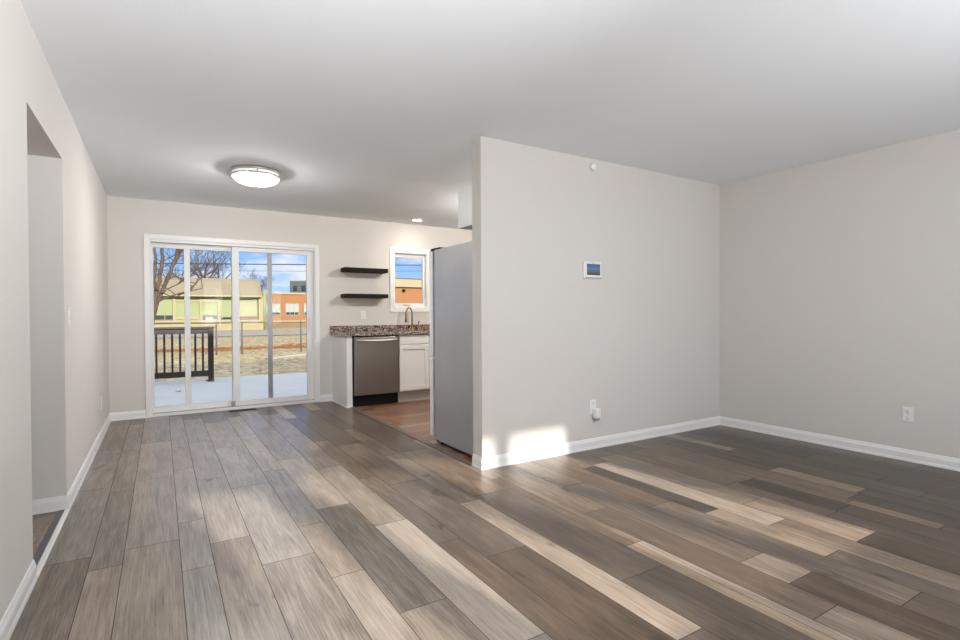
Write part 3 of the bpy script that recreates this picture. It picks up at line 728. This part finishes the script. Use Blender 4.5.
# ---- orange brick building
def brick(name, c1, c2, mo, sc=1.0):
    m = bpy.data.materials.new(name); m.use_nodes = True; t = m.node_tree; P = t.nodes['Principled BSDF']; P.inputs['Roughness'].default_value = .9
    tc = N(t, 'ShaderNodeTexCoord'); mp = N(t, 'ShaderNodeMapping'); mp.inputs['Rotation'].default_value = (R_(90), 0, 0); t.links.new(tc.outputs['Object'], mp.inputs[0])
    bk = N(t, 'ShaderNodeTexBrick'); bk.inputs['Color1'].default_value = (*c1, 1); bk.inputs['Color2'].default_value = (*c2, 1); bk.inputs['Mortar'].default_value = (*mo, 1)
    bk.inputs['Scale'].default_value = sc; bk.inputs['Brick Width'].default_value = .22; bk.inputs['Row Height'].default_value = .075; bk.inputs['Mortar Size'].default_value = .008
    t.links.new(mp.outputs[0], bk.inputs['Vector']); t.links.new(bk.outputs[0], P.inputs['Base Color']); return m
M_brick = brick('orange_brick', (.275, .122, .044), (.25, .108, .038), (.27, .15, .075))
M_coping = mat('cream_coping', (.31, .265, .17), .85, noise=(1, .05))
Y2 = 50.0
t = thing('brick_building', 'orange brick building with white blind windows right of the green one', 'building', (14, 54, gz(50)))
box('wall', 7.75, 19.5, Y2, Y2+9, -.05, 3.08, M_brick, t)
box('coping', 7.7, 19.5, Y2-.1, Y2+9, 3.081, 3.24, M_coping, t)
box('water_table', 7.7, 19.5, Y2-.12, Y2-.001, .52, .66, M_coping, t)
box('plinth', 7.7, 19.5, Y2-.08, Y2-.002, -.1, .519, mat('brown_stucco', (.20, .13, .075), .9, noise=(1, .15)), t)
for x0 in (8.12, 9.78, 11.42, 13.06, 14.7):
    b = NB(); frame_boxes(b, x0, x0+1.20, 1.13, 2.22, Y2-.06, Y2-.001, .05, .05, .05, .05)
    for q in (.4, .8): bx(b, x0+q-.02, x0+q+.02, Y2-.06, Y2-.001, 1.18, 2.17)
    wf = obj('window', b, M_wwin, t)
    b = NB(); bx(b, x0+.05, x0+1.15, Y2-.03, Y2-.008, 1.42, 2.17); obj('blind', b, M_wwin, wf)
    b = NB(); bx(b, x0+.05, x0+1.15, Y2-.03, Y2-.008, 1.18, 1.419); obj('pane', b, M_dwin, wf)
t = thing('brick_annex', 'tall orange brick annex with cream cornice seen through the kitchen window', 'building', (26, 54, gz(50)))
Y3 = 50.0; k3 = 50/60
box('wall', 19.6, 34, Y3, Y3+9, -.1, 4.00, M_brick, t)
box('cornice', 19.5, 34.1, Y3-.3, Y3+9, 4.001, 4.83, M_coping, t)
box('roof_edge', 19.45, 34.15, Y3-.36, Y3+9, 4.831, 4.92, mat('dark_flashing', (.08, .07, .06), .6), t)
b = NB(); bx(b, 21.35, 21.62, Y3-.2, Y3-.001, 3.48, 3.78); obj('wall_lamp', b, M_black, t, .03)
# ---- far grey building, turned a little
t = thing('grey_building', 'grey flat-roofed building rising behind the brick one', 'building', (14, 68, gz(60)))
def rotbox(name, x0, x1, y0, y1, z0, z1, m, parent, a=R_(-28), piv=(13.45, 66)):
    b = NB(); bx(b, x0, x1, y0, y1, z0, z1)
    bmesh.ops.rotate(b, verts=b.verts, cent=(piv[0], piv[1], 0), matrix=Matrix.Rotation(a, 3, 'Z')); return obj(name, b, m, parent)
M_greyb = mat('grey_cladding', (.085, .098, .098), .8, noise=(.8, .08))
rotbox('wall', 13.45, 24, 66, 70, 0, 5.28, M_greyb, t); rotbox('parapet', 13.4, 24.05, 65.95, 70, 5.281, 5.38, M_wwin, t)
for x0 in (13.9, 14.9, 15.45, 17.1, 18.0): rotbox('window', x0, x0+.42, 65.9, 65.98, 4.1, 4.75, M_dwin, t)

# ---- utility line
M_pole = mat('creosoted_pole', (.13, .09, .06), .9, noise=(4, .3)); M_wire = mat('black_cable', (.015, .015, .016), .6)
for x, lb in ((-9.2, 'wooden utility pole left of the yard beyond the house'), (20.2, 'wooden utility pole far right beyond the kitchen side')):
    zt = 4.4; t = thing('utility_pole', lb, 'pole', (x, 25.2, gz(25)))
    b = NB(); tube(b, [(x, 25.2, gz(25)-.1), (x, 25.2, zt)], [.13, .09], 12); obj('pole_shaft', b, M_pole, t)
    box('crossarm', x-.06, x+.06, 24.7, 25.7, zt-.25, zt-.15, M_pole, t)
def cable(zf, y, rad, lb):
    b = NB(); tube(b, [(x, y, zf(x)) for x in [-9+29*k/30 for k in range(31)]], rad, 6)
    tag(obj('overhead_cable', b, M_wire), lb, 'cable', 'overhead cables')
cable(lambda x: 3.285+.0385*x+.0004*(x-5)**2, 25.0, .022, 'thick black overhead cable crossing the sky behind the door')
cable(lambda x: 3.02+.036*x+.0008*(x-6)**2, 25.4, .008, 'thin overhead cable hanging below the thick black one')

# ---- trees
M_bark = mat('brown_bark', (.085, .060, .042), .9, noise=(9, .45), bump=(25, .5))
M_bark2 = mat('dark_bark', (.075, .055, .042), .9, noise=(6, .4))
def grow(b, p, d, L, rad, depth, rg, spread=.5, up=.12, nseg=4, rmin=.006, kids=(2, 4)):
    pts, rs = [p], [rad]
    for k in range(nseg):
        d = (d+Vector((rg.gauss(0, .13), rg.gauss(0, .13), rg.gauss(0, .10)+up*.3))).normalized()
        p = p+d*L/nseg; pts.append(p); rs.append(max(rmin, rad*(1-.6*(k+1)/nseg)))
    tube(b, pts, rs, 5 if rad < .05 else 8, False)
    if depth <= 0: return
    for i in range(rg.randint(*kids)):
        k = rg.randint(1, nseg); s = pts[k]
        q = Vector((rg.gauss(0, 1), rg.gauss(0, 1), rg.gauss(0, .6))).normalized()
        nd = (d+q*spread*1.6+Vector((0, 0, up))).normalized()
        grow(b, s, nd, L*rg.uniform(.5, .78), rs[k]*.62, depth-1, rg, spread, up, nseg, rmin, kids)
def stem_tree(name, label, base, stems, bark, seed, twigs):
    rg = random.Random(seed); t = thing(name, label, 'tree', base)
    b = NB(); bb = NB()
    for pts, r0, r1 in stems:
        pts = [Vector(p) for p in pts]; n = len(pts)
        fine = []
        for i in range(n-1):
            for q in range(3): fine.append(pts[i].lerp(pts[i+1], q/3)+Vector((rg.gauss(0, .012), rg.gauss(0, .03), 0)))
        fine.append(pts[-1]); tube(b, fine, [r0+(r1-r0)*k/(len(fine)-1) for k in range(len(fine))], 9)
        for k in range(twigs):
            i = rg.randint(len(fine)//3, len(fine)-1)
            grow(bb, fine[i], Vector((rg.gauss(.1, .7), rg.gauss(0, .8), rg.uniform(.2, 1))).normalized(), rg.uniform(.7, 1.5), .016, 2, rg, .5, .15, 4, .004)
    obj('trunk', b, bark, t, smooth=False); obj('branches', bb, bark, t); return t
TY = 18
g = gz(TY)
stem_tree('bare_tree', 'bare multi-stemmed tree leaning right just beyond the deck railing', (-.32, TY, g), [
  ([(-.34, TY, g-.1), (-.30, TY, .5), (-.19, TY, 1.08), (-.11, TY, 1.43), (.02, TY, 1.79), (.20, TY, 2.24), (.36, TY, 2.75), (.49, TY, 3.2), (.8, TY, 4.6), (1.0, TY, 5.6)], .062, .04),
  ([(-.32, TY-.1, g), (-.22, TY-.1, 1.2), (-.08, TY-.1, 1.9), (.01, TY-.1, 2.35), (.05, TY-.1, 2.73), (.08, TY-.1, 3.2), (.1, TY-.1, 5)], .08, .035),
  ([(-.36, TY+.1, g), (-.27, TY+.1, 1.6), (-.15, TY+.1, 2.34), (-.11, TY+.1, 2.72), (-.14, TY+.1, 3.2), (-.2, TY+.1, 4.6)], .06, .03),
  ([(.10, TY, 2.0), (.18, TY, 2.32), (.41, TY, 2.75), (.62, TY, 3.24), (1.0, TY, 4.3)], .035, .02),
  ([(-.06, TY, 1.56), (.25, TY, 1.73), (.64, TY, 1.86), (1.1, TY, 1.98)], .028, .012),
  ([(-.02, TY, 1.72), (.17, TY, 1.94), (.46, TY, 2.09), (.67, TY, 2.25)], .022, .012),
  ([(.46, TY, 1.75), (.77, TY, 1.92), (1.01, TY, 2.23), (1.18, TY, 2.42)], .026, .016)], M_bark, 4, 5)
def bare(name, label, x, y, h, r0, seed, depth, L, bark=M_bark2, spread=.5, kids=(2, 4)):
    rg = random.Random(seed); t = thing(name, label, 'tree', (x, y, gz(y)))
    b = NB(); top = Vector((x, y, gz(y)+h)); tube(b, [(x, y, gz(y)-.1), (x+.05, y, gz(y)+h*.5), tuple(top)], [r0, r0*.85, r0*.7], 9); obj('trunk', b, bark, t)
    b = NB()
    for k in range(5):
        a = k*2*math.pi/5+rg.random(); grow(b, top-Vector((0, 0, h*.25*rg.random())), Vector((math.cos(a)*.75, math.sin(a)*.4, .9)).normalized(), L*rg.uniform(.8, 1.1), r0*.42, depth, rg, spread, .12, 5, .007, kids)
    obj('branches', b, bark, t)
bare('bare_tree', 'wide bare tree behind the green building, left of its chimney', 3.9, 60, 4.6, .26, 3, 4, 2.6)
bare('bare_tree', 'bare tree behind the green building roof, near the middle of the door', 5.9, 66, 4.7, .26, 8, 4, 2.4)
bare('bare_tree', 'smaller reddish bare tree at the right end of the green building', 9.1, 60, 3.9, .16, 12, 4, 1.2, mat('red_brown_bark', (.13, .075, .05), .9, noise=(6, .3)), .7)
bare('bare_tree', 'bare tree with long drooping limbs behind the brick building', 11.4, 76, 4.2, .2, 17, 4, 1.9)
bare('bare_tree', 'thin bare tree at the left edge behind the leaning trunks', 1.4, 70, 4.6, .22, 23, 4, 2.0)
